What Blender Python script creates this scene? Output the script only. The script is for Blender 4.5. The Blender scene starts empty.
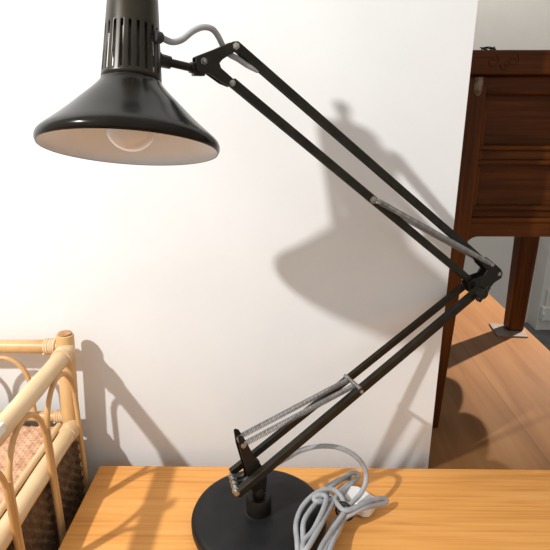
import bpy, bmesh, math, random
from mathutils import Vector, Matrix
random.seed(7)
SC = bpy.context.scene
COL = SC.collection

# ------------------------------------------------------------------ camera
CZ = 1.325                       # eye height above the floor; the table top is 0.74
TABLE_Z = 0.74
F_PX = 532.0
PITCH = math.atan(175 / 532.0)
YAW = math.atan(8 / 532.0 * math.cos(PITCH))
EYE = Vector((0, 0, CZ))
cam_d = bpy.data.cameras.new('camera')
cam_d.sensor_width = 36.0
cam_d.lens = 36.0 * F_PX / 550.0
cam_d.clip_start = 0.01
cam = bpy.data.objects.new('camera', cam_d)
COL.objects.link(cam)
cam.location = EYE
cam.rotation_euler = (math.pi / 2 - PITCH, 0, YAW)
SC.camera = cam

# ------------------------------------------------------------------ world, lamps, exposure
w = bpy.data.worlds.new('room_light')
SC.world = w
w.use_nodes = True
bg = w.node_tree.nodes['Background']
bg.inputs[0].default_value = (1.0, 0.985, 0.965, 1)
bg.inputs[1].default_value = 0.46


def light(name, loc, power, radius, color, target=None, cone=None):
    d = bpy.data.lights.new(name, 'SPOT' if cone else 'POINT')
    d.energy = power
    d.color = color
    d.shadow_soft_size = radius
    o = bpy.data.objects.new(name, d)
    COL.objects.link(o)
    o.location = loc
    if cone:
        d.spot_size = cone
        d.spot_blend = 0.9
        o.rotation_euler = (Vector(target) - Vector(loc)).to_track_quat('-Z', 'Y').to_euler()
    return o


light('key_lamp', (-0.935, -0.104, CZ + 0.609), 62, 0.022, (1.0, 0.985, 0.965))
light('shop_spot', (1.93, 2.32, CZ + 1.37), 430, 0.02, (1.0, 0.88, 0.72),
      (0.58, 1.62, 0.7), math.radians(36))
light('added_wall_fill', (1.0, 2.55, 2.62), 20, 0.05, (1.0, 0.97, 0.92), (1.0, 3.1, 0.55), math.radians(125))  # added spot without a known source, brightens the far wall
vs = SC.view_settings
vs.view_transform = 'Standard'
vs.look = 'None'
vs.exposure = 0.60
vs.gamma = 1.0
vs.use_curve_mapping = False

# ------------------------------------------------------------------ measuring helpers
R_ = Vector((math.cos(YAW), math.sin(YAW), 0))
F_ = Vector((-math.sin(YAW) * math.cos(PITCH), math.cos(YAW) * math.cos(PITCH), -math.sin(PITCH)))
U_ = R_.cross(F_)


def ray(x, y):
    return R_ * ((x - 275) / F_PX) - U_ * ((y - 275) / F_PX) + F_


def on_z(x, y, z):
    d = ray(x, y)
    return EYE + d * ((z - CZ) / d.z)


def on_y(x, y, Y):
    d = ray(x, y)
    return EYE + d * (Y / d.y)


def on_x(x, y, X):
    d = ray(x, y)
    return EYE + d * (X / d.x)


PHI = 0.43                       # the lamp's arms swing in an upright plane turned by this angle
POST = Vector((-0.0318, 0.6187, TABLE_Z))
LN = Vector((math.sin(PHI), -math.cos(PHI), 0))      # plane normal, towards the viewer
LU = Vector((math.cos(PHI), math.sin(PHI), 0))


def lp(x, y, off=0.0):
    d = ray(x, y)
    q = POST + LN * off
    return EYE + d * (((q - EYE).dot(LN)) / d.dot(LN))


# ------------------------------------------------------------------ materials
def new_mat(name):
    m = bpy.data.materials.new(name)
    m.use_nodes = True
    nt = m.node_tree
    return m, nt, nt.nodes['Principled BSDF']


def noisy(name, c1, c2, rough=0.5, metal=0.0, scale=30.0, bump=0.0, rough2=None, coat=0.0, detail=4.0, stretch=None, spec=None):
    m, nt, b = new_mat(name)
    tc = nt.nodes.new('ShaderNodeTexCoord')
    mp = nt.nodes.new('ShaderNodeMapping')
    if stretch:
        mp.inputs['Scale'].default_value = stretch
    n = nt.nodes.new('ShaderNodeTexNoise')
    n.inputs['Scale'].default_value = scale
    n.inputs['Detail'].default_value = detail
    nt.links.new(tc.outputs['Object'], mp.inputs['Vector'])
    nt.links.new(mp.outputs['Vector'], n.inputs['Vector'])
    r = nt.nodes.new('ShaderNodeValToRGB')
    r.color_ramp.elements[0].position = 0.35
    r.color_ramp.elements[1].position = 0.68
    r.color_ramp.elements[0].color = (*c1, 1)
    r.color_ramp.elements[1].color = (*c2, 1)
    nt.links.new(n.outputs['Fac'], r.inputs['Fac'])
    nt.links.new(r.outputs['Color'], b.inputs['Base Color'])
    b.inputs['Roughness'].default_value = rough
    b.inputs['Metallic'].default_value = metal
    b.inputs['Coat Weight'].default_value = coat
    if spec is not None:
        b.inputs['Specular IOR Level'].default_value = spec
    if rough2 is not None:
        mr = nt.nodes.new('ShaderNodeMapRange')
        mr.inputs['To Min'].default_value = rough
        mr.inputs['To Max'].default_value = rough2
        nt.links.new(n.outputs['Fac'], mr.inputs['Value'])
        nt.links.new(mr.outputs['Result'], b.inputs['Roughness'])
    if bump:
        bp = nt.nodes.new('ShaderNodeBump')
        bp.inputs['Strength'].default_value = bump
        bp.inputs['Distance'].default_value = 0.002
        nt.links.new(n.outputs['Fac'], bp.inputs['Height'])
        nt.links.new(bp.outputs['Normal'], b.inputs['Normal'])
    return m


def wood(name, cols, axis='X', scale=1.0, rough=0.4, board=0.0, bump=0.05, streak=0.5, coat=0.0, spec=0.25):
    """grain running along one axis: stretched noise, fine streaks and board tone steps"""
    m, nt, b = new_mat(name)
    L = nt.links
    tc = nt.nodes.new('ShaderNodeTexCoord')

    def stretched(s_long, s_cross, nscale, detail):
        mp = nt.nodes.new('ShaderNodeMapping')
        mp.inputs['Scale'].default_value = {'X': (s_long, s_cross, s_cross), 'Y': (s_cross, s_long, s_cross), 'Z': (s_cross, s_cross, s_long)}[axis]
        n = nt.nodes.new('ShaderNodeTexNoise')
        n.inputs['Scale'].default_value = nscale * scale
        n.inputs['Detail'].default_value = detail
        n.inputs['Distortion'].default_value = 0.6
        L.new(tc.outputs['Object'], mp.inputs['Vector'])
        L.new(mp.outputs['Vector'], n.inputs['Vector'])
        return n
    n1 = stretched(0.9, 9.0, 3.5, 5)
    n2 = stretched(1.2, 45.0, 4.0, 6)
    mx = nt.nodes.new('ShaderNodeMix')
    mx.data_type = 'FLOAT'
    mx.inputs[0].default_value = streak
    L.new(n1.outputs['Fac'], mx.inputs[2])
    L.new(n2.outputs['Fac'], mx.inputs[3])
    r = nt.nodes.new('ShaderNodeValToRGB')
    e = r.color_ramp.elements
    e[0].position = 0.32
    e[0].color = (*cols[0], 1)
    e[1].position = 0.66
    e[1].color = (*cols[-1], 1)
    if len(cols) == 3:
        k = e.new(0.49)
        k.color = (*cols[1], 1)
    L.new(mx.outputs[0], r.inputs['Fac'])
    last = r.outputs['Color']
    if board:
        sx = nt.nodes.new('ShaderNodeSeparateXYZ')
        L.new(tc.outputs['Object'], sx.inputs[0])
        mul = nt.nodes.new('ShaderNodeMath')
        mul.operation = 'MULTIPLY'
        mul.inputs[1].default_value = 1 / board
        L.new(sx.outputs['X' if axis == 'Y' else 'Y'], mul.inputs[0])
        fl = nt.nodes.new('ShaderNodeMath')
        fl.operation = 'FLOOR'
        L.new(mul.outputs[0], fl.inputs[0])
        wn = nt.nodes.new('ShaderNodeTexWhiteNoise')
        wn.noise_dimensions = '1D'
        L.new(fl.outputs[0], wn.inputs['W'])
        mr = nt.nodes.new('ShaderNodeMapRange')
        mr.inputs['To Min'].default_value = 0.88
        mr.inputs['To Max'].default_value = 1.08
        L.new(wn.outputs['Value'], mr.inputs['Value'])
        fr = nt.nodes.new('ShaderNodeMath')
        fr.operation = 'FRACT'
        L.new(mul.outputs[0], fr.inputs[0])
        lt = nt.nodes.new('ShaderNodeMath')
        lt.operation = 'GREATER_THAN'
        lt.inputs[1].default_value = 0.012
        L.new(fr.outputs[0], lt.inputs[0])
        md = nt.nodes.new('ShaderNodeMapRange')
        md.inputs['To Min'].default_value = 0.72
        md.inputs['To Max'].default_value = 1.0
        L.new(lt.outputs[0], md.inputs['Value'])
        m2 = nt.nodes.new('ShaderNodeMath')
        m2.operation = 'MULTIPLY'
        L.new(mr.outputs['Result'], m2.inputs[0])
        L.new(md.outputs['Result'], m2.inputs[1])
        vm = nt.nodes.new('ShaderNodeVectorMath')
        vm.operation = 'SCALE'
        L.new(last, vm.inputs[0])
        L.new(m2.outputs[0], vm.inputs['Scale'])
        last = vm.outputs['Vector']
    L.new(last, b.inputs['Base Color'])
    b.inputs['Roughness'].default_value = rough
    b.inputs['Coat Weight'].default_value = coat
    b.inputs['Coat Roughness'].default_value = 0.25
    b.inputs['Specular IOR Level'].default_value = spec
    if bump:
        bp = nt.nodes.new('ShaderNodeBump')
        bp.inputs['Strength'].default_value = bump
        bp.inputs['Distance'].default_value = 0.001
        L.new(mx.outputs[0], bp.inputs['Height'])
        L.new(bp.outputs['Normal'], b.inputs['Normal'])
    return m


M = {}
M['wall'] = noisy('wall_paint', (.735, .745, .74), (.765, .775, .77), .85, scale=9, bump=.03)
M['far_wall'] = noisy('far_wall_paint', (.80, .775, .73), (.84, .815, .77), .85, scale=5)
M['white_trim'] = noisy('white_gloss_paint', (.74, .73, .70), (.78, .77, .74), .45, scale=8)
M['floor'] = noisy('grey_floor', (.10, .105, .11), (.15, .155, .16), .7, scale=14)
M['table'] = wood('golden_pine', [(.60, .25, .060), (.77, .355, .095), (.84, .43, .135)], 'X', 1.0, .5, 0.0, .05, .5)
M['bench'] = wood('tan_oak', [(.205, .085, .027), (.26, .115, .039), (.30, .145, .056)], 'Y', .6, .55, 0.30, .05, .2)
M['dark_wood'] = wood('dark_mahogany', [(.036, .0088, .0012), (.072, .0195, .0024), (.115, .034, .005)], 'X', 1.4, .42, 0, .06, .45, 0, .12)
M['dark_wood_up'] = wood('dark_mahogany_upright', [(.036, .0088, .0012), (.078, .0210, .0025), (.13, .040, .006)], 'Z', 1.4, .40, 0, .06, .45, 0, .12)
M['black_gloss'] = noisy('worn_black_enamel', (.0065, .0055, .0042), (.016, .0135, .0095), .13, 0, 26, .03, .24, 0, spec=.13)
M['bronze'] = noisy('worn_bronze_black', (.018, .014, .008), (.034, .026, .015), .28, .25, 40, .02, .40, spec=.35)
M['shade_in'] = noisy('shade_lining_white', (.80, .79, .77), (.85, .84, .82), .45, scale=20)
M['arm'] = noisy('dark_bronze_arm', (.0075, .0062, .0035), (.018, .0148, .0085), .30, 0, 60, .03, .42, spec=.28)
M['plate'] = noisy('black_plate', (.006, .0055, .0045), (.013, .0115, .009), .36, 0, 50, .03, spec=.25)
M['steel'] = noisy('dull_steel', (.30, .29, .275), (.44, .43, .41), .3, .9, 80)
M['spring'] = noisy('spring_steel', (.20, .195, .19), (.29, .285, .275), .5, .4, 90)
M['base'] = noisy('black_satin_base', (.0075, .0075, .008), (.013, .013, .014), .42, 0, 35, .06, .55, spec=.28)
M['cable'] = noisy('grey_flex', (.31, .32, .335), (.40, .41, .425), .5, 0, 60)
M['plug'] = noisy('white_plastic', (.74, .74, .72), (.80, .80, .78), .35, 0, 20)
M['brass'] = noisy('brass_pin', (.50, .36, .14), (.62, .46, .2), .3, 1.0, 60)
M['black_plastic'] = noisy('black_plastic', (.012, .012, .012), (.02, .02, .02), .5, 0, 40)
M['rattan'] = noisy('honey_cane', (.50, .28, .105), (.66, .42, .19), .42, 0, 14, .08, stretch=(2, 2, .6), detail=6)
M['cane_light'] = noisy('pale_cane', (.60, .41, .215), (.74, .55, .33), .48, 0, 16, .1, stretch=(2, .5, 2), detail=6)
M['cane_end'] = noisy('cut_cane_end', (.36, .18, .075), (.50, .28, .12), .7, 0, 120, .2)
M['wrap'] = noisy('peel_wrap', (.58, .39, .21), (.74, .55, .34), .5, 0, 60, .1)
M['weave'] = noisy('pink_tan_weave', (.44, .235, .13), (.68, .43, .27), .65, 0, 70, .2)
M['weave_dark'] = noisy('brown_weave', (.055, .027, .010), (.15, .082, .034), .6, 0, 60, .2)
M['card'] = noisy('grey_card_pad', (.20, .155, .14), (.25, .20, .18), .8, 0, 30)
M['sheen'] = noisy('pale_sheen_varnish', (.06, .022, .008), (.34, .27, .18), .3, 0, 60, .05)  # pale tone paints in the light reflection on the rounded corner

gm, nt, b = new_mat('frosted_bulb')
b.inputs['Base Color'].default_value = (.80, .74, .67, 1)
b.inputs['Roughness'].default_value = 0.12
b.inputs['Coat Weight'].default_value = 0.5
M['bulb'] = gm


# ------------------------------------------------------------------ mesh kit
class MB:
    def __init__(self):
        self.bm = bmesh.new()

    def prism(self, pts, ext):
        """closed outline (3-D points in one plane) extruded by vector ext, centred"""
        e = Vector(ext)
        a = [self.bm.verts.new(Vector(p) - e / 2) for p in pts]
        c = [self.bm.verts.new(Vector(p) + e / 2) for p in pts]
        n = len(pts)
        self.bm.faces.new(a)
        self.bm.faces.new(list(reversed(c)))
        for i in range(n):
            j = (i + 1) % n
            self.bm.faces.new((a[j], a[i], c[i], c[j]))
        return self

    def box(self, lo, hi):
        (x0, y0, z0), (x1, y1, z1) = lo, hi
        return self.prism([(x0, y0, (z0 + z1) / 2), (x1, y0, (z0 + z1) / 2), (x1, y1, (z0 + z1) / 2), (x0, y1, (z0 + z1) / 2)], (0, 0, z1 - z0))

    def obox(self, c, ax, ay, az):
        """box with centre c and half-axis vectors"""
        c, ax, ay, az = map(Vector, (c, ax, ay, az))
        return self.prism([c - ax - ay, c + ax - ay, c + ax + ay, c - ax + ay], az * 2)

    def taper(self, lo_c, lo_h, hi_c, hi_h):
        """square post from a lower square to an upper one (half sizes)"""
        vs = []
        for c, h in ((lo_c, lo_h), (hi_c, hi_h)):
            c = Vector(c)
            vs.append([self.bm.verts.new(c + Vector((sx * h[0], sy * h[1], 0))) for sx, sy in ((-1, -1), (1, -1), (1, 1), (-1, 1))])
        a, d = vs
        self.bm.faces.new(list(reversed(a)))
        self.bm.faces.new(d)
        for i in range(4):
            j = (i + 1) % 4
            self.bm.faces.new((a[i], a[j], d[j], d[i]))
        return self

    def ring_surface(self, rings, cap0=True, cap1=True, closed=True):
        vr = [[self.bm.verts.new(p) for p in r] for r in rings]
        n = len(vr[0])
        for i in range(len(vr) - 1):
            for j in range(n):
                k = (j + 1) % n
                self.bm.faces.new((vr[i][j], vr[i][k], vr[i + 1][k], vr[i + 1][j]))
        if cap0:
            self.bm.faces.new(list(reversed(vr[0])))
        if cap1:
            self.bm.faces.new(vr[-1])
        return vr

    def lathe(self, o, axis, prof, n=48, cap0=True, cap1=True):
        o, axis = Vector(o), Vector(axis).normalized()
        q = Vector((0, 0, 1)).rotation_difference(axis)
        e1, e2 = q @ Vector((1, 0, 0)), q @ Vector((0, 1, 0))
        rings = []
        for h, r in prof:
            rings.append([o + axis * h + (e1 * math.cos(2 * math.pi * j / n) + e2 * math.sin(2 * math.pi * j / n)) * max(r, 1e-5) for j in range(n)])
        self.ring_surface(rings, cap0, cap1)
        return self

    def cyl(self, a, b, r, r2=None, n=20, bev=0.0):
        a, b = Vector(a), Vector(b)
        l = (b - a).length
        r2 = r if r2 is None else r2
        if bev:
            return self.lathe(a, b - a, [(0, r - bev), (bev, r), (l - bev, r2), (l, r2 - bev)], n)
        return self.lathe(a, b - a, [(0, r), (l, r2)], n)

    def tube(self, pts, r, n=10, closed=False):
        pts = [Vector(p) for p in pts]
        m = len(pts)
        tang = []
        for i in range(m):
            a = pts[max(0, i - 1)] if not closed else pts[i - 1]
            c = pts[min(m - 1, i + 1)] if not closed else pts[(i + 1) % m]
            tang.append((c - a).normalized())
        t0 = tang[0]
        nrm = t0.orthogonal().normalized()
        rings = []
        for i in range(m):
            if i:
                q = tang[i - 1].rotation_difference(tang[i])
                nrm = q @ nrm
            nrm = (nrm - tang[i] * nrm.dot(tang[i])).normalized()
            bn = tang[i].cross(nrm)
            rr = r[i] if isinstance(r, (list, tuple)) else r
            rings.append([pts[i] + (nrm * math.cos(2 * math.pi * j / n) + bn * math.sin(2 * math.pi * j / n)) * rr for j in range(n)])
        self.ring_surface(rings)
        return self

    def build(self, name, mat, parent=None, smooth=True, bevel=0.0, seg=2, angle=40, solid=None):
        me = bpy.data.meshes.new(name)
        bmesh.ops.recalc_face_normals(self.bm, faces=self.bm.faces)
        root = parent
        while root is not None and root.parent is not None:
            root = root.parent
        if root is not None:
            off = Vector(root.location)
        else:
            xs = [v.co for v in self.bm.verts]
            off = Vector(((min(v.x for v in xs) + max(v.x for v in xs)) / 2, (min(v.y for v in xs) + max(v.y for v in xs)) / 2, min(v.z for v in xs)))
        for v in self.bm.verts:
            v.co -= off
        if smooth:
            for f in self.bm.faces:
                f.smooth = True
            for e in self.bm.edges:
                if len(e.link_faces) == 2 and e.calc_face_angle(0) > math.radians(angle):
                    e.smooth = False
        self.bm.to_mesh(me)
        self.bm.free()
        mats = mat if isinstance(mat, (list, tuple)) else [mat]
        for x in mats:
            me.materials.append(x)
        o = bpy.data.objects.new(name, me)
        COL.objects.link(o)
        if root is None:
            o.location = off
        else:
            o.parent = parent
        if solid:
            s = o.modifiers.new('thickness', 'SOLIDIFY')
            s.thickness = solid
            s.offset = -1
            if len(mats) > 1:
                s.material_offset = 1
                s.material_offset_rim = 0
        if bevel:
            s = o.modifiers.new('soft_edges', 'BEVEL')
            s.width = bevel
            s.segments = seg
            s.limit_method = 'ANGLE'
            s.angle_limit = math.radians(35)
            s.harden_normals = False
        return o


def spline(pts, k=8, closed=False):
    """Catmull-Rom through the points"""
    p = [Vector(q) for q in pts]
    out = []
    n = len(p)
    for i in range(n - 1):
        p0, p1, p2, p3 = p[max(0, i - 1)], p[i], p[i + 1], p[min(n - 1, i + 2)]
        for s in range(k):
            t = s / k
            out.append(0.5 * ((2 * p1) + (p2 - p0) * t + (2 * p0 - 5 * p1 + 4 * p2 - p3) * t * t + (3 * p1 - p0 - 3 * p2 + p3) * t ** 3))
    out.append(p[-1])
    return out


def helix(a, b, r, turns, per=12):
    a, b = Vector(a), Vector(b)
    d = (b - a).normalized()
    u = d.orthogonal().normalized()
    v = d.cross(u)
    n = int(turns * per)
    return [a + (b - a) * (i / n) + (u * math.cos(2 * math.pi * i / per) + v * math.sin(2 * math.pi * i / per)) * r for i in range(n + 1)]


def thing(name, label, cat, loc, group=None):
    o = bpy.data.objects.new(name, None)
    o.empty_display_size = 0.05
    COL.objects.link(o)
    o.location = loc
    return tag(o, label, cat, group)


def tag(o, label, cat, group=None):
    o['label'] = label
    o['category'] = cat
    if group:
        o['group'] = group
    return o


def structure(o):
    o['kind'] = 'structure'
    return o


# ------------------------------------------------------------------ the setting
WALL_Y = 0.778
WALL_X = 0.2548
structure(MB().box((-2.6, -3.0, -0.05), (2.6, 3.35, 0)).build('floor', M['floor'], smooth=False))
structure(MB().box((-2.0, WALL_Y, 0), (WALL_X, WALL_Y + 0.05, 2.35)).build('wall_back', M['wall'], smooth=False))
structure(MB().box((-2.6, 3.1, 0), (3.2, 3.2, 3.0)).build('wall_far', M['far_wall'], smooth=False))
# painted corner post on the far wall, right edge of the view
structure(MB().box((1.535, 2.98, 0), (1.78, 3.1, 2.9)).build('trim_1', M['white_trim'], smooth=False, bevel=.004))

structure(MB().box((2.4, -3.0, 0), (2.5, 3.1, 2.86)).build('wall_right', M['far_wall'], smooth=False))
structure(MB().box((-2.5, WALL_Y + .05, 0), (-2.4, 3.1, 2.8)).build('wall_left', M['far_wall'], smooth=False))
structure(MB().box((-2.6, WALL_Y + .05, 2.8), (3.2, 3.2, 2.86)).build('ceiling', M['far_wall'], smooth=False))

# ------------------------------------------------------------------ the two tables
t = thing('wooden_table', 'golden pine table with long grain under the black lamp', 'table', (0.32, 0.45, 0))
MB().box((-0.306, 0.12, TABLE_Z - 0.034), (0.98, 0.7475, TABLE_Z)).build('tabletop', M['table'], t, False, .0018)
for sx in (-0.27, 0.94):
    for sy in (0.16, 0.71):
        MB().taper((sx, sy, 0), (.02, .02), (sx, sy, TABLE_Z - .034), (.026, .026)).build('leg', M['table'], t, False, .003)
MB().box((-0.24, 0.15, TABLE_Z - .10), (0.91, 0.17, TABLE_Z - .034)).build('apron', M['table'], t, False, .002)
MB().box((-0.24, 0.70, TABLE_Z - .10), (0.91, 0.72, TABLE_Z - .034)).build('apron', M['table'], t, False, .002)

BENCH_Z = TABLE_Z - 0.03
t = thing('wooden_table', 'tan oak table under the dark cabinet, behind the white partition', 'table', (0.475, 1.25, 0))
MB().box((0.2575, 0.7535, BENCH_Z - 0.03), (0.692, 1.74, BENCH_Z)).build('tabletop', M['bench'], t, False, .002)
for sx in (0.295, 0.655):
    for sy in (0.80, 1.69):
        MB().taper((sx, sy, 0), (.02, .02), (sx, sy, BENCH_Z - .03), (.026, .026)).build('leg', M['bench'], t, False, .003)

# ------------------------------------------------------------------ dark cabinet on the tan table
CY0, CY1 = 0.90, 1.412           # front plane, back plane
CX0, CX1 = 0.272, 0.677


def fz(y, Y=CY0):                # height of a picture row on the cabinet's front
    return on_y(500, y, Y).z


cab = thing('cabinet', 'dark mahogany cabinet on tall square legs at right edge', 'cabinet', (0.475, 1.15, BENCH_Z))
zt, zt2 = fz(50.5), fz(75)
# top: thick slab with an overhang
MB().box((CX0 - .012, CY0 - .012, zt2), (CX1 + .012, CY1 + .01, zt)).build('top', M['dark_wood'], cab, False, .003)
zap0, zap1 = fz(238), fz(222)


def cab_leg(x, y, foot):
    mb = MB()
    zs = zap0 + .03
    sq = lambda cx, cy, z, h: [Vector((cx + a * h, cy + b_ * h, z)) for a, b_ in ((-1, -1), (1, -1), (1, 1), (-1, 1))]
    mb.ring_surface([sq(x + foot[0], y + foot[1], BENCH_Z + foot[2], .021), sq(x, y, zs, .0265), sq(x, y, zt2, .0265)])
    return mb.build('leg', M['dark_wood_up'], cab, False, .005, 3)


LEGX0, LEGX1 = CX0 + .0265, CX1 - .0265
cab_leg(LEGX0, CY0 + .0265, (-.010, 0, 0))
cab_leg(LEGX1, CY0 + .0265, (0, 0, 0))
cab_leg(LEGX0, CY1 - .0265, (0, 0, 0))
cab_leg(LEGX1, CY1 - .0265, (0, 0, .0045))
ix0, ix1 = CX0 + .053, CX1 - .053


def rail(y0, y1, dy0, dy1, name='rail', mat='dark_wood', bev=.004):
    return MB().box((ix0 - .002, CY0 + dy0, fz(y1)), (ix1 + .002, CY0 + dy1, fz(y0))).build(name, M[mat], cab, False, bev, 3)


rail(75, 95, .010, .035)                                     # under the top
rail(94, 148, .026, .036, 'panel', bev=.001)
rail(146, 151, .008, .036, 'moulding', bev=.003)
rail(150, 162, .014, .036)
rail(161, 166, .006, .036, 'moulding', bev=.003)
rail(165, 209, .026, .036, 'panel', bev=.001)
rail(207, 212, .008, .036, 'moulding', bev=.003)
rail(211, 220, .013, .036)
rail(219, 224, .006, .036, 'moulding', bev=.003)
# vertical moulding beside the panels, with a rounded top, its reflection painted as pale colour
MB().lathe((ix0 + .004, CY0 + .018, fz(207)), (0, 0, 1), [(0, .006), (fz(110) - fz(207), .006)], 16).build('bead', M['dark_wood_up'], cab)
wx = on_y(478.5, 86, CY0).x
sheen_piece = MB().lathe((wx, CY0 + .003, fz(97)), (0, 0, 1), [(0, .002), (.004, .0055), (.010, .0072), (.018, .0078), (fz(77) - fz(97), .0078)], 24).build('corner_bracket', M['sheen'], cab)
sheen_piece['label'] = 'rounded corner piece with a painted pale reflection'


def arch_apron(p_of, L, z_hi, z_lo, r, thick):
    """board with a straight upper edge and rounded lower corners; p_of(s, z) gives the point"""
    pts = [p_of(0, z_hi), p_of(L, z_hi), p_of(L, z_lo - r)]
    for i in range(1, 9):
        a = math.pi / 2 * i / 8
        pts.append(p_of(L - r + r * math.cos(a), z_lo - r + r * math.sin(a)))
    for i in range(0, 8):
        a = math.pi / 2 * i / 8
        pts.append(p_of(r - r * math.sin(a), z_lo - r + r * math.cos(a)))
    pts.append(p_of(0, z_lo - r))
    return MB().prism(pts, thick)


arch_apron(lambda s, z: Vector((ix0 - .004 + s, CY0 + .022, z)), ix1 - ix0 + .008, zap1, zap0, .022, (0, .024, 0)).build('apron', M['dark_wood'], cab, False, .002)
# side and back boards; the right side's lower edge is scalloped
MB().box((CX0 + .008, CY0 + .053, zap0 - .0), (CX0 + .026, CY1 - .053, zt2)).build('side_panel', M['dark_wood'], cab, False, .001)
pts = []
ys, ye = CY0 + .05, CY1 - .05
for i in range(61):
    s = i / 60
    Y = ys + (ye - ys) * s
    d = 0.016 + 0.04 * abs(math.sin((Y - 1.10) / .125 * math.pi)) ** 0.7
    pts.append(Vector((CX1 - .017, Y, zap0 - d + .012)))
pts += [Vector((CX1 - .017, ye, zt2)), Vector((CX1 - .017, ys, zt2))]
MB().prism(pts, (.018, 0, 0)).build('side_panel', M['dark_wood'], cab, False)
MB().box((ix0 - .004, CY1 - .03, zap0), (ix1 + .004, CY1 - .012, zt2)).build('back_panel', M['dark_wood'], cab, False, .001)
MB().box((ix0 - .03, CY0 + .05, zap0 + .004), (ix1 + .03, CY1 - .05, zap0 + .016)).build('bottom_board', M['dark_wood'], cab, False, .001)
# shallow carved scrolls on the edge of the top
cv = MB()
for (cx, cy, sc) in ((493, 61, 1.0), (504, 65, .8), (514, 60, .9)):
    c = on_y(cx, cy, CY0 - .0125)
    q = [c + Vector((math.cos(a) * (.002 + .0011 * a) * sc, 0, math.sin(a) * (.002 + .0011 * a) * sc)) for a in [i * .35 for i in range(22)]]
    cv.tube(q, .0011, 6)
cv.build('carving', M['dark_wood'], cab)

# pad under the back right leg
c = Vector((LEGX1 - .005, CY1 - .038, BENCH_Z + .0022))
pd = MB()
pd.prism([Vector((x, y, BENCH_Z + .0022)) for x, y in ((.597, 1.422), (.588, 1.338), (.669, 1.330), (.684, 1.410))], (0, 0, .0042))
tag(pd.build('protective_pad', M['card'], None, False, .0006), 'flat grey card pad under the back leg of the dark cabinet', 'pad')

# dark scrap on the cabinet top
q = []
for i in range(46):
    a = i * .75
    q.append(Vector((.3235 + .011 * math.sin(a * .37) + .003 * math.cos(a), CY0 + .012 + .006 * math.sin(a * 1.3), zt + .0032 + .0024 * math.sin(a * .9) + .0000)))
tag(MB().tube(spline(q, 3), .0009, 6).build('wire_scrap', M['black_plastic']), 'tiny dark tangled wire scrap on the cabinet top corner', 'wire scrap')

# socket on the far corner post
s = thing('wall_socket', 'white double wall socket with conduit low on the far wall', 'socket', (1.62, 2.965, 0.36))
a0, a1 = on_y(539, 319, 2.975), on_y(556, 306, 2.975)
MB().box((a0.x, 2.945, a0.z), (a1.x + .02, 2.98, a1.z)).build('face_plate', M['plug'], s, False, .004)
p = on_y(543.5, 314, 2.945)
MB().cyl(p + Vector((0, .002, 0)), p + Vector((0, -.012, 0)), .010, .008).build('switch', M['white_trim'], s)
p = on_y(546.5, 306, 2.965)
MB().cyl(p - Vector((0, 0, .004)), p + Vector((0, 0, .10)), .010).build('conduit', M['plug'], s)

# ------------------------------------------------------------------ the lamp
lamp = thing('desk_lamp', 'black jointed desk lamp with flared shade and round base on the pine table', 'lamp', POST)
TZ = TABLE_Z
MB().lathe(POST, (0, 0, 1), [(0, .092), (.002, .0945), (.010, .0965), (.018, .0965), (.0225, .0945), (.025, .090), (.0255, .06), (.0258, .02)], 96).build('base', M['base'], lamp, angle=50)
col = MB().lathe(POST + Vector((0, 0, .0245)), (0, 0, 1), [(0, .0205), (.0012, .0205), (.0022, .0182), (.026, .0178), (.0285, .0165), (.029, .009), (.044, .0085), (.046, .007)], 40).build('collar', M['plate'], lamp)

T = .0022                         # plate thickness


def plate(px, off, name, mat, parent=None, bev=.0006, th=T):
    pts = [lp(x, y, abs(off)) + LN * (off - abs(off)) for x, y in px]
    return MB().prism(pts, LN * th).build(name, M[mat], parent or lamp, False, bev)


def chan(a, b, wid, dep, name='arm_bar', mat='arm', lift=0.0):
    """U-section bar from a to b, wid across in the plane, dep along the plane's normal"""
    a, b = Vector(a), Vector(b)
    d = (b - a).normalized()
    v = LN.cross(d).normalized()
    if v.z < 0:
        v = -v
    t_ = .0016
    w2, d2 = wid / 2, dep / 2
    sec = [(-d2, -w2), (-d2, w2), (d2, w2), (d2, -w2), (d2 - t_, -w2), (d2 - t_, w2 - t_), (-d2 + t_, w2 - t_), (-d2 + t_, -w2)]
    pts = [(a + b) / 2 + LN * s_ + v * u_ for s_, u_ in sec]
    return MB().prism(pts, (b - a)).build(name, M[mat], lamp, False, .0005)


def bolt(p, r=.0042, h=.0035, name='bolt', hexa=False, parent=None):
    p = Vector(p)
    r *= .68
    mb = MB()
    mb.lathe(p, LN, [(0, r * 1.25), (.0008, r * 1.25), (.0009, r), (h * .7, r), (h, r * .6)], 6 if hexa else 20)
    return mb.build(name, M['steel'], parent or lamp)


def pin(x, y, o0, o1, r=.003, name='pin', mat='steel'):
    c = lp(x, y, 0)
    return MB().cyl(c + LN * o0, c + LN * o1, r, n=18, bev=.0006).build(name, M[mat], lamp)


# post yoke: two cheeks and a spine, leaning left
yoke = [(238, 437), (240, 435.5), (243, 436.5), (246, 441), (255, 458), (264, 468), (267, 478), (266, 489), (250, 489), (247, 474), (240, 450)]
plate(yoke, .0085, 'yoke_cheek', 'plate')
plate(yoke, -.0085, 'yoke_cheek', 'plate')
plate([(247, 452), (254, 460), (262, 470), (264, 489), (251, 489), (249, 474)], 0, 'yoke_spine', 'plate', th=.0155)

# lower arm: near and far bar
NO, FO = .0165, -.0165
chan(lp(236.5, 494, NO), lp(482, 287, NO), .0105, .0100)
chan(lp(231, 472.5, FO), lp(470, 281, FO), .0095, .0075)
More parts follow.
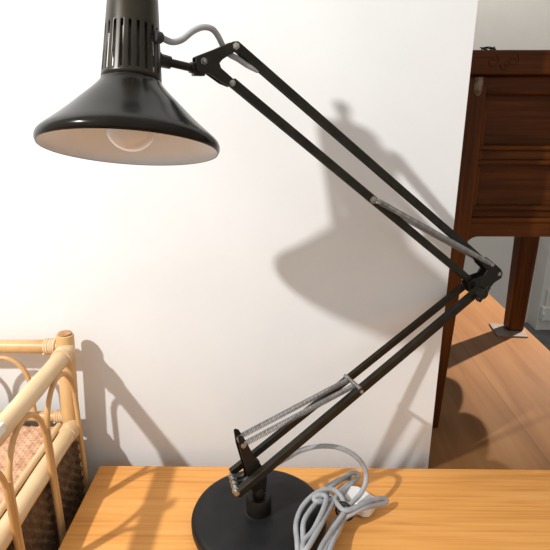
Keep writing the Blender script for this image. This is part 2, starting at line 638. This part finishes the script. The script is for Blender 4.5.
# pivot pin at the foot with spacer rings
pn = MB()
pa_, pb_ = lp(231.5, 473, FO - .005), lp(237, 494, NO + .006)
dd = (pb_ - pa_)
L_ = dd.length
prof = [(0, .0035)]
for k in range(4):
    s0 = L_ * (.12 + .22 * k)
    prof += [(s0, .0035), (s0 + .0005, .0055), (s0 + .0045, .0055), (s0 + .005, .0035)]
prof += [(L_, .0035)]
pn.lathe(pa_, dd, prof, 20)
pn.build('pivot_pin', M['steel'], lamp)
for k in (.24, .47, .70):
    a = pa_ + dd * k
    e = lp(251, 474, 0) + LN * (L_ * (k - .47))
    mid = (a + e) / 2 + Vector((0, 0, -.006))
    MB().tube(spline([a, mid, e], 8), .0024, 8).build('link', M['plate'], lamp)
# springs of the lower arm, yoke top to the cross pin
pin(240.5, 441, .013, -.013, .0036)
pin(352.5, 382, .021, -.021, .0030)
bolt(lp(361.5, 391.5, NO + .005), .0036, .003)
for off in (.0088, -.0088):
    a, b_ = lp(240.5, 441, 0) + LN * off, lp(352.5, 382, 0) + LN * off
    d = (b_ - a).normalized()
    MB().tube(helix(a + d * .003, b_ - d * .003, .0033, 74, 10), .00085, 5).build('spring', M['spring'], lamp)

# upper arm bars
chan(lp(235, 45.5), lp(488, 266), .0098, .008)
chan(lp(231.5, 82), lp(473, 283), .0098, .008)
pin(373.5, 200, .0150, -.0150, .0034)
bolt(lp(373.5, 200, .0150), .0055, .003)
for off in (.0112, -.0112):
    a, b_ = lp(373.5, 200, 0) + LN * off, lp(485.5, 262, 0) + LN * off
    d = (b_ - a).normalized()
    MB().tube(helix(a + d * .003, b_ - d * .003, .0031, 80, 10), .0008, 5).build('spring', M['spring'], lamp)

# elbow plates
elbow = [(478.5, 258), (486, 257), (494, 263), (500.5, 269), (502.5, 273), (501, 278), (494, 282.5), (489.5, 288), (487.5, 294), (480, 298), (471, 292), (468, 284), (473, 279), (484, 275), (487, 270), (482, 265)]
plate(elbow, .0070, 'elbow_plate', 'plate')
plate(elbow, -.0070, 'elbow_plate', 'plate')
pin(485.5, 262, .0155, -.0155, .0034)
pin(472, 283, .013, -.013, .003, mat='plate')
bolt(lp(499, 274, .0080), .0042, .003, hexa=True)
kb = MB()
kc = lp(479.5, 292, .022) - LN * .0095
kb.lathe(kc, LN, [(0, .005), (.009, .005), (.0095, .009), (.019, .0085), (.021, .006)], 8)
kn = kb.build('tightening_knob', M['plate'], lamp)
d1 = (LU * .5 + Vector((0, 0, .6))).normalized()
MB().obox(kc + LN * .0165, d1 * .0135, LN * .0035, d1.cross(LN) * .0035).build('wing', M['plate'], kn, False, .0012)

# head bracket
head = [(196, 57), (200, 55), (217, 48.5), (233, 41.5), (237.5, 41), (240.5, 44), (240, 49.5), (231, 54), (222.5, 59.5), (219.5, 63), (221, 68), (229, 75), (236, 81.5), (235.5, 85.5), (231.5, 87), (223, 83.5), (214, 77), (209, 73.5), (200, 73.5), (196, 70)]
plate(head, .0068, 'head_plate', 'arm')
plate(head, -.0068, 'head_plate', 'arm')
bolt(lp(236, 46, .0078), .0046, .0035, hexa=True)
bolt(lp(232.5, 83, .0078), .0038, .003)
bolt(lp(204, 61, .0078), .0042, .0035, hexa=True)
# clevis block and rod to the shade
AX = Vector((.020, .285, .956)).normalized()
RIM = on_y(130.5, 150, .529)
SH = .00089


def ax_at(h):
    return RIM + AX * h


rod_in = lp(199, 69.5, 0)
rod_out_c = ax_at((150 - 73) * SH)
dr = (rod_out_c - rod_in)
dr = (dr - AX * dr.dot(AX))
rod_end = rod_in + dr * ((dr.length - .0235) / dr.length)
MB().obox(lp(198, 69.5, 0), LU * .006, LN * .0058, Vector((0, 0, .0065))).build('clevis', M['plate'], lamp, False, .001)
rd = MB()
rl = (rod_end - rod_in).length
rd.lathe(rod_in, rod_end - rod_in, [(0, .0042), (.006, .0042), (.0065, .0055), (.010, .0055), (.0105, .0042), (rl - .016, .0042), (rl - .0155, .0062), (rl - .006, .0066), (rl - .004, .008), (rl, .008)], 24)
rd.build('swivel_rod', M['arm'], lamp)

# shade: flared skirt and slotted neck
prof = [(0.0, .0852), (.003, .0866), (.0065, .0866), (.0095, .0853), (.0125, .0826), (.0165, .0780), (.024, .0692), (.032, .0605), (.042, .0505), (.050, .0423), (.056, .0364), (.060, .0327), (.0635, .0300), (.067, .0286)]
q = Vector((0, 0, 1)).rotation_difference(AX)
e1, e2 = q @ Vector((1, 0, 0)), q @ Vector((0, 1, 0))


def revolve(prof, n, skip=None, capr=True):
    mb = MB()
    bm = mb.bm
    rows = []
    for h, r in prof:
        rows.append([bm.verts.new(ax_at(h) + (e1 * math.cos(2 * math.pi * j / n) + e2 * math.sin(2 * math.pi * j / n)) * r) for j in range(n)])
    for i in range(len(rows) - 1):
        for j in range(n):
            if skip and skip(i, j):
                continue
            k = (j + 1) % n
            bm.faces.new((rows[i][j], rows[i][k], rows[i + 1][k], rows[i + 1][j]))
    return mb, rows


mb, rows = revolve(prof, 96)
shade = mb.build('lamp_shade', [M['black_gloss'], M['shade_in']], lamp, solid=.0010, angle=60)
NS = 22
nprof = [(.0665, .0288), (.0695, .0286), (.0715, .0285), (.1150, .0258), (.1170, .0257), (.122, .0254), (.140, .0243), (.155, .0234)]


def slot(i, j):
    return i == 2 and (j % 8) in (0, 1, 2)


mb, rows = revolve(nprof, NS * 8, slot)
neck = mb.build('shade_neck', [M['bronze'], M['shade_in']], lamp, solid=.0010, angle=60)
cap = MB()
cap.lathe(ax_at(.155), AX, [(-.002, .0215), (0, .0236), (.005, .0226), (.010, .019), (.0125, .013), (.013, .007)], 48)
cap.build('shade_cap', M['bronze'], lamp)
MB().lathe(ax_at(.1675), AX, [(0, .0045), (.010, .0045), (.012, .0065), (.018, .006), (.020, .003)], 20).build('switch_knob', M['black_plastic'], lamp)
MB().lathe(ax_at(.060), AX, [(0, .016), (.026, .0165), (.028, .018), (.058, .018), (.088, .012)], 32).build('lamp_holder', M['black_plastic'], lamp)
blb = []
for i in range(25):
    a = math.pi * i / 24
    blb.append((.024 - .0265 * math.cos(a), .0265 * math.sin(a)))
blb = [p for p in blb if p[0] < .043] + [(.048, .0165), (.055, .0135), (.064, .013)]
MB().lathe(ax_at(.0015), AX, blb, 40).build('light_bulb', M['bulb'], lamp)

# head cable: grommet on the neck, swan curve, into the upper bar
cp = [on_y(156, 36, .548), on_y(163, 38.5, .553), on_y(172, 42, .560), on_y(182, 39.5, .568), on_y(193, 31, .578), on_y(203, 27.2, .586), on_y(212, 29, .592), on_y(218, 36, .598), lp(223, 46, 0), lp(229, 54, 0), lp(238, 59, 0), lp(247, 65, 0), lp(258, 70.5, 0)]
hc = MB().tube(spline(cp, 8), .0031, 10).build('head_cable', M['cable'], lamp)
g0 = on_y(157, 36.5, .548)
MB().lathe(on_y(155, 36, .547), cp[2] - cp[0], [(0, .0055), (.006, .0055), (.0075, .0045), (.008, .0035)], 18).build('grommet', M['black_plastic'], hc)


def tp(x, y, h):                  # point h above the table on the line of sight of a picture point
    return on_z(x, y, TZ + h)


# mains cable: out of the near bar, over the base, knotted up in long loops, to the plug
c_ = [lp(268, 468, NO - .004), lp(284, 459.5, NO - .006), on_y(301, 450.5, .648), on_y(319, 446.2, .655), on_y(338, 447.5, .660), on_y(354, 455, .662),
      on_y(364, 467, .662), on_y(366, 480, .655), tp(361, 493, .038), tp(350, 505, .034),
      tp(336, 524, .030), tp(322, 545, .034), tp(316, 560, .034), tp(306, 566, .034), tp(299, 556, .034), tp(297, 540, .034),
      tp(296, 524, .034), tp(301, 509, .036), tp(311, 497, .040), tp(323, 490, .044), tp(334, 490, .042), tp(342, 498, .036), tp(344, 509, .028), tp(340, 519, .022),
      tp(330, 538, .028), tp(320, 558, .032), tp(311, 562, .032), tp(305, 550, .034), tp(303, 535, .036), tp(304, 521, .038), tp(312, 508, .040), tp(322, 497, .040), tp(331, 487, .030), tp(342, 479, .024), tp(352, 473, .020), tp(358, 474, .016), tp(356, 480, .016), tp(346, 486, .022), tp(336, 497, .034),
      tp(327, 513, .040), tp(318, 530, .044), tp(308, 547, .046), tp(303, 551, .044), tp(304, 541, .044), tp(312, 532, .044), tp(318, 521, .046), tp(324, 507, .046), tp(326, 497, .046), tp(319, 495, .046), tp(314, 499, .044),
      tp(320, 502, .042), tp(334, 499, .034), tp(344, 491, .026), tp(352, 484, .018), tp(349, 478, .014), tp(338, 480, .016), tp(328, 486, .020), tp(326, 492, .026), tp(334, 500, .036),
      tp(343, 510, .036), tp(352, 509, .036), tp(364, 503.5, .034), tp(376, 499, .028), tp(384, 498.5, .022), tp(386.5, 501.5, .017), tp(380, 504.5, .020), tp(367, 507, .029), tp(353, 513, .030), tp(343, 520, .024),
      tp(337, 532, .024), tp(331, 546, .028), tp(326, 556, .028), tp(321, 553, .026), tp(327, 538, .024), tp(335, 522, .022), tp(344, 514, .020), tp(350, 511, .018)]
mc = MB().tube(spline(c_, 7), .0037, 10).build('mains_cable', M['cable'], lamp)
# dark tie round the bundle
tc_ = tp(345, 511, .026)
dirb = (tp(352, 500, .026) - tp(336, 524, .026)).normalized()
u_, v_ = dirb.orthogonal().normalized(), None
v_ = dirb.cross(u_)
tie = MB()
tie.tube([tc_ + dirb * (.0035 * math.sin(i * .13)) + (u_ * math.cos(i * 2 * math.pi / 24) + v_ * math.sin(i * 2 * math.pi / 24)) * .0125 for i in range(73)], .0018, 6)
tie.build('cable_tie', M['black_plastic'], mc)
# plug, lying tilted on the table
pc = tp(358.5, 501, .0135)
fx = (tp(366, 494, .0135) - tp(352, 509, .0135)).normalized()
fzv = Vector((-0.12, -0.22, 0.97)).normalized()
fzv = (fzv - fx * fzv.dot(fx)).normalized()
fy = fzv.cross(fx)
pg = MB()
outline = [(-.018, -.020), (-.010, -.026), (.010, -.026), (.018, -.020), (.021, .012), (.014, .022), (-.014, .022), (-.021, .012)]
pg.prism([pc + fx * x * .85 + fy * y * .95 for x, y in outline], fzv * .020)
pl = pg.build('plug', M['plug'], mc, False, .003, 3)
for x, y, l in ((0, .012, .018), (-.010, -.008, .014), (.010, -.008, .014)):
    pass

# ------------------------------------------------------------------ rattan stand at the left
RX, RY = -0.333, 0.742
PR = .0135
ptop = on_y(66, 333, RY).z
z_rail = on_y(65, 349, RY).z
z_low = on_y(70, 423, RY).z
XL, YF = -0.80, 0.36
rat = thing('rattan_stand', 'honey rattan shelf stand with cane arches, left of the pine table', 'rattan stand', ((RX + XL) / 2, (RY + YF) / 2, 0))
for (x, y) in ((RX, RY), (XL, RY), (RX, YF), (XL, YF)):
    lean = -.06 if x == RX else .06      # the posts splay a little
    po = MB().lathe((x + lean * ptop, y, 0), (-lean, 0, 1), [(0, PR), (ptop - .0035, PR), (ptop - .001, PR - .001), (ptop, PR - .003)], 28).build('post', M['rattan'], rat)
    MB().lathe((x, y, ptop - .0006), (0, 0, 1), [(0, PR - .0028), (.0010, PR - .0032)], 28).build('cut_end', M['cane_end'], po)


def cane(a, b, r, name, mat):
    a, b = Vector(a), Vector(b)
    n = 14
    pts = [a + (b - a) * i / n for i in range(n + 1)]
    rr = [r * (1 + .03 * math.sin(i * 1.7)) for i in range(n + 1)]
    return MB().tube(pts, rr, 20).build(name, M[mat], rat)


def wrap(a, d, r, turns, parent, pitch=.0036):
    a, d = Vector(a), Vector(d).normalized()
    return MB().tube(helix(a, a + d * pitch * turns, r, turns, 18), .0021, 6).build('cane_wrap', M['wrap'], parent)


XS = RX + .006                    # side rails sit a little outside the posts' centre line
for x in (RX, XL):
    for z, r in ((z_rail, .0125), (z_low, .0125)):
        xx = x + (.004 if x == RX else -.004) + (0 if z == z_rail else (-.007 if x == RX else .007))
        o = cane((xx, RY - PR + .008, z), (xx, YF + PR - .008, z), r, 'side_rail', 'cane_light')
        wrap((xx, RY - PR - .004, z), (0, -1, 0), r + .0006, 5, o)
for y in (RY, YF):
    for z, r in ((z_rail + .004, .0105), (z_low + .012, .0085)):
        o = cane((RX - PR + .006, y, z), (XL + PR - .006, y, z), r, 'back_rail' if y == RY else 'front_rail', 'rattan')
        wrap((RX - PR - .002, y, z), (-1, 0, 0), r + .0006, 5, o)
# cane arches in the sides (in threes) and along the back
za = z_rail - .0125


def arch(c, half, fixed, side, z_bot, nm='arch'):
    z_s = za - half * 1.25
    P = lambda s, z: Vector((fixed, c + s, z)) if side else Vector((c + s, fixed, z))
    pts = [P(-half, z_bot), P(-half, (z_bot + z_s) / 2), P(-half, z_s)]
    for i in range(1, 16):
        a = math.pi * i / 16
        pts.append(P(-half * math.cos(a), z_s + half * 1.25 * math.sin(a)))
    pts += [P(half, z_s), P(half, (z_bot + z_s) / 2), P(half, z_bot)]
    return MB().tube(spline(pts, 3), .0038, 10).build(nm, M['rattan'], rat)


AXR = RX + .0105
yA = on_x(77, 410, AXR).y
yB = on_x(44.5, 410, AXR).y
half = (yA - yB) / 2
z_b = z_low - .19
for k in range(4):
    arch((yA + yB) / 2 - k * (2 * half + .0075), half, AXR, True, z_b)
    arch((yA + yB) / 2 - k * (2 * half + .0075), half, XL - .0105, True, z_b)
bx = on_y(27, 380, RY).x
for k in range(5):
    arch(bx - .03 - k * .082, .037, RY - .006, False, z_low + .012)


st = on_x(0.5, 430, RX + .016)
sk = MB().obox(st, Vector((0, .007, 0)), Vector((0, 0, .006)), Vector((.002, 0, 0))).build('sticker', M['plug'], rat, False, .001)
sk['label'] = 'small white sticker'


# woven shelf and woven side skirts: over-and-under strands as real relief
def weave(o, eu, ev, lu, lv, cell, amp, nrm, name, mat, parent):
    mb = MB()
    o, eu, ev, nrm = map(Vector, (o, eu, ev, nrm))
    nu, nv = int(lu / cell * 4), int(lv / cell * 4)
    grid = []
    for i in range(nu + 1):
        row = []
        for j in range(nv + 1):
            u, v = i / nu * lu, j / nv * lv
            a, b2 = u / cell * math.pi, v / cell * math.pi
            h = amp * (abs(math.sin(a)) ** .6 * abs(math.sin(b2)) ** .6 * (1 if (int(u / cell) + int(v / cell)) % 2 else .35) - .5)
            row.append(mb.bm.verts.new(o + eu * u + ev * v + nrm * h))
        grid.append(row)
    for i in range(nu):
        for j in range(nv):
            mb.bm.faces.new((grid[i][j], grid[i + 1][j], grid[i + 1][j + 1], grid[i][j + 1]))
    ob = mb.build(name, M[mat], parent, smooth=True, angle=80, solid=.002)
    return ob


sx1 = RX - .018
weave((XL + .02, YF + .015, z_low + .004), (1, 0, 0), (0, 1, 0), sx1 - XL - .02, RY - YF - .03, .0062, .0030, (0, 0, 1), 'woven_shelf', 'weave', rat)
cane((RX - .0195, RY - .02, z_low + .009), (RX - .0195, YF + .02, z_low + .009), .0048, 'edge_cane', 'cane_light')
weave((RX + .001, YF + .012, z_low - .30), (0, 1, 0), (0, 0, 1), RY - YF - .018, .29, .0085, .0045, (1, 0, 0), 'woven_side', 'weave_dark', rat)  # woven side, extended to the post as dark stand-in for the shaded gap
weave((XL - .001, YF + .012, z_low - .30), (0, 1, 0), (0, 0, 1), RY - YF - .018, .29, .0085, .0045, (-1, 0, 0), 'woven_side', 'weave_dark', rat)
weave((XL + .016, RY, z_low - .30), (1, 0, 0), (0, 0, 1), RX - XL - .036, .29, .0085, .0045, (0, -1, 0), 'added_back_weave', 'weave_dark', rat)  # added dark panel, stands in for shade behind the side gap
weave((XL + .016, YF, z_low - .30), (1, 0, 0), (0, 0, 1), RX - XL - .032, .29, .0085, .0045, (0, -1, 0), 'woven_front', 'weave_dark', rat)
for y in (RY, YF):
    cane((RX - .01, y, z_low - .305), (XL + .01, y, z_low - .305), .009, 'bottom_rail', 'rattan')
for x in (RX, XL):
    cane((x, RY - .01, z_low - .305), (x, YF + .01, z_low - .305), .009, 'bottom_rail', 'rattan')
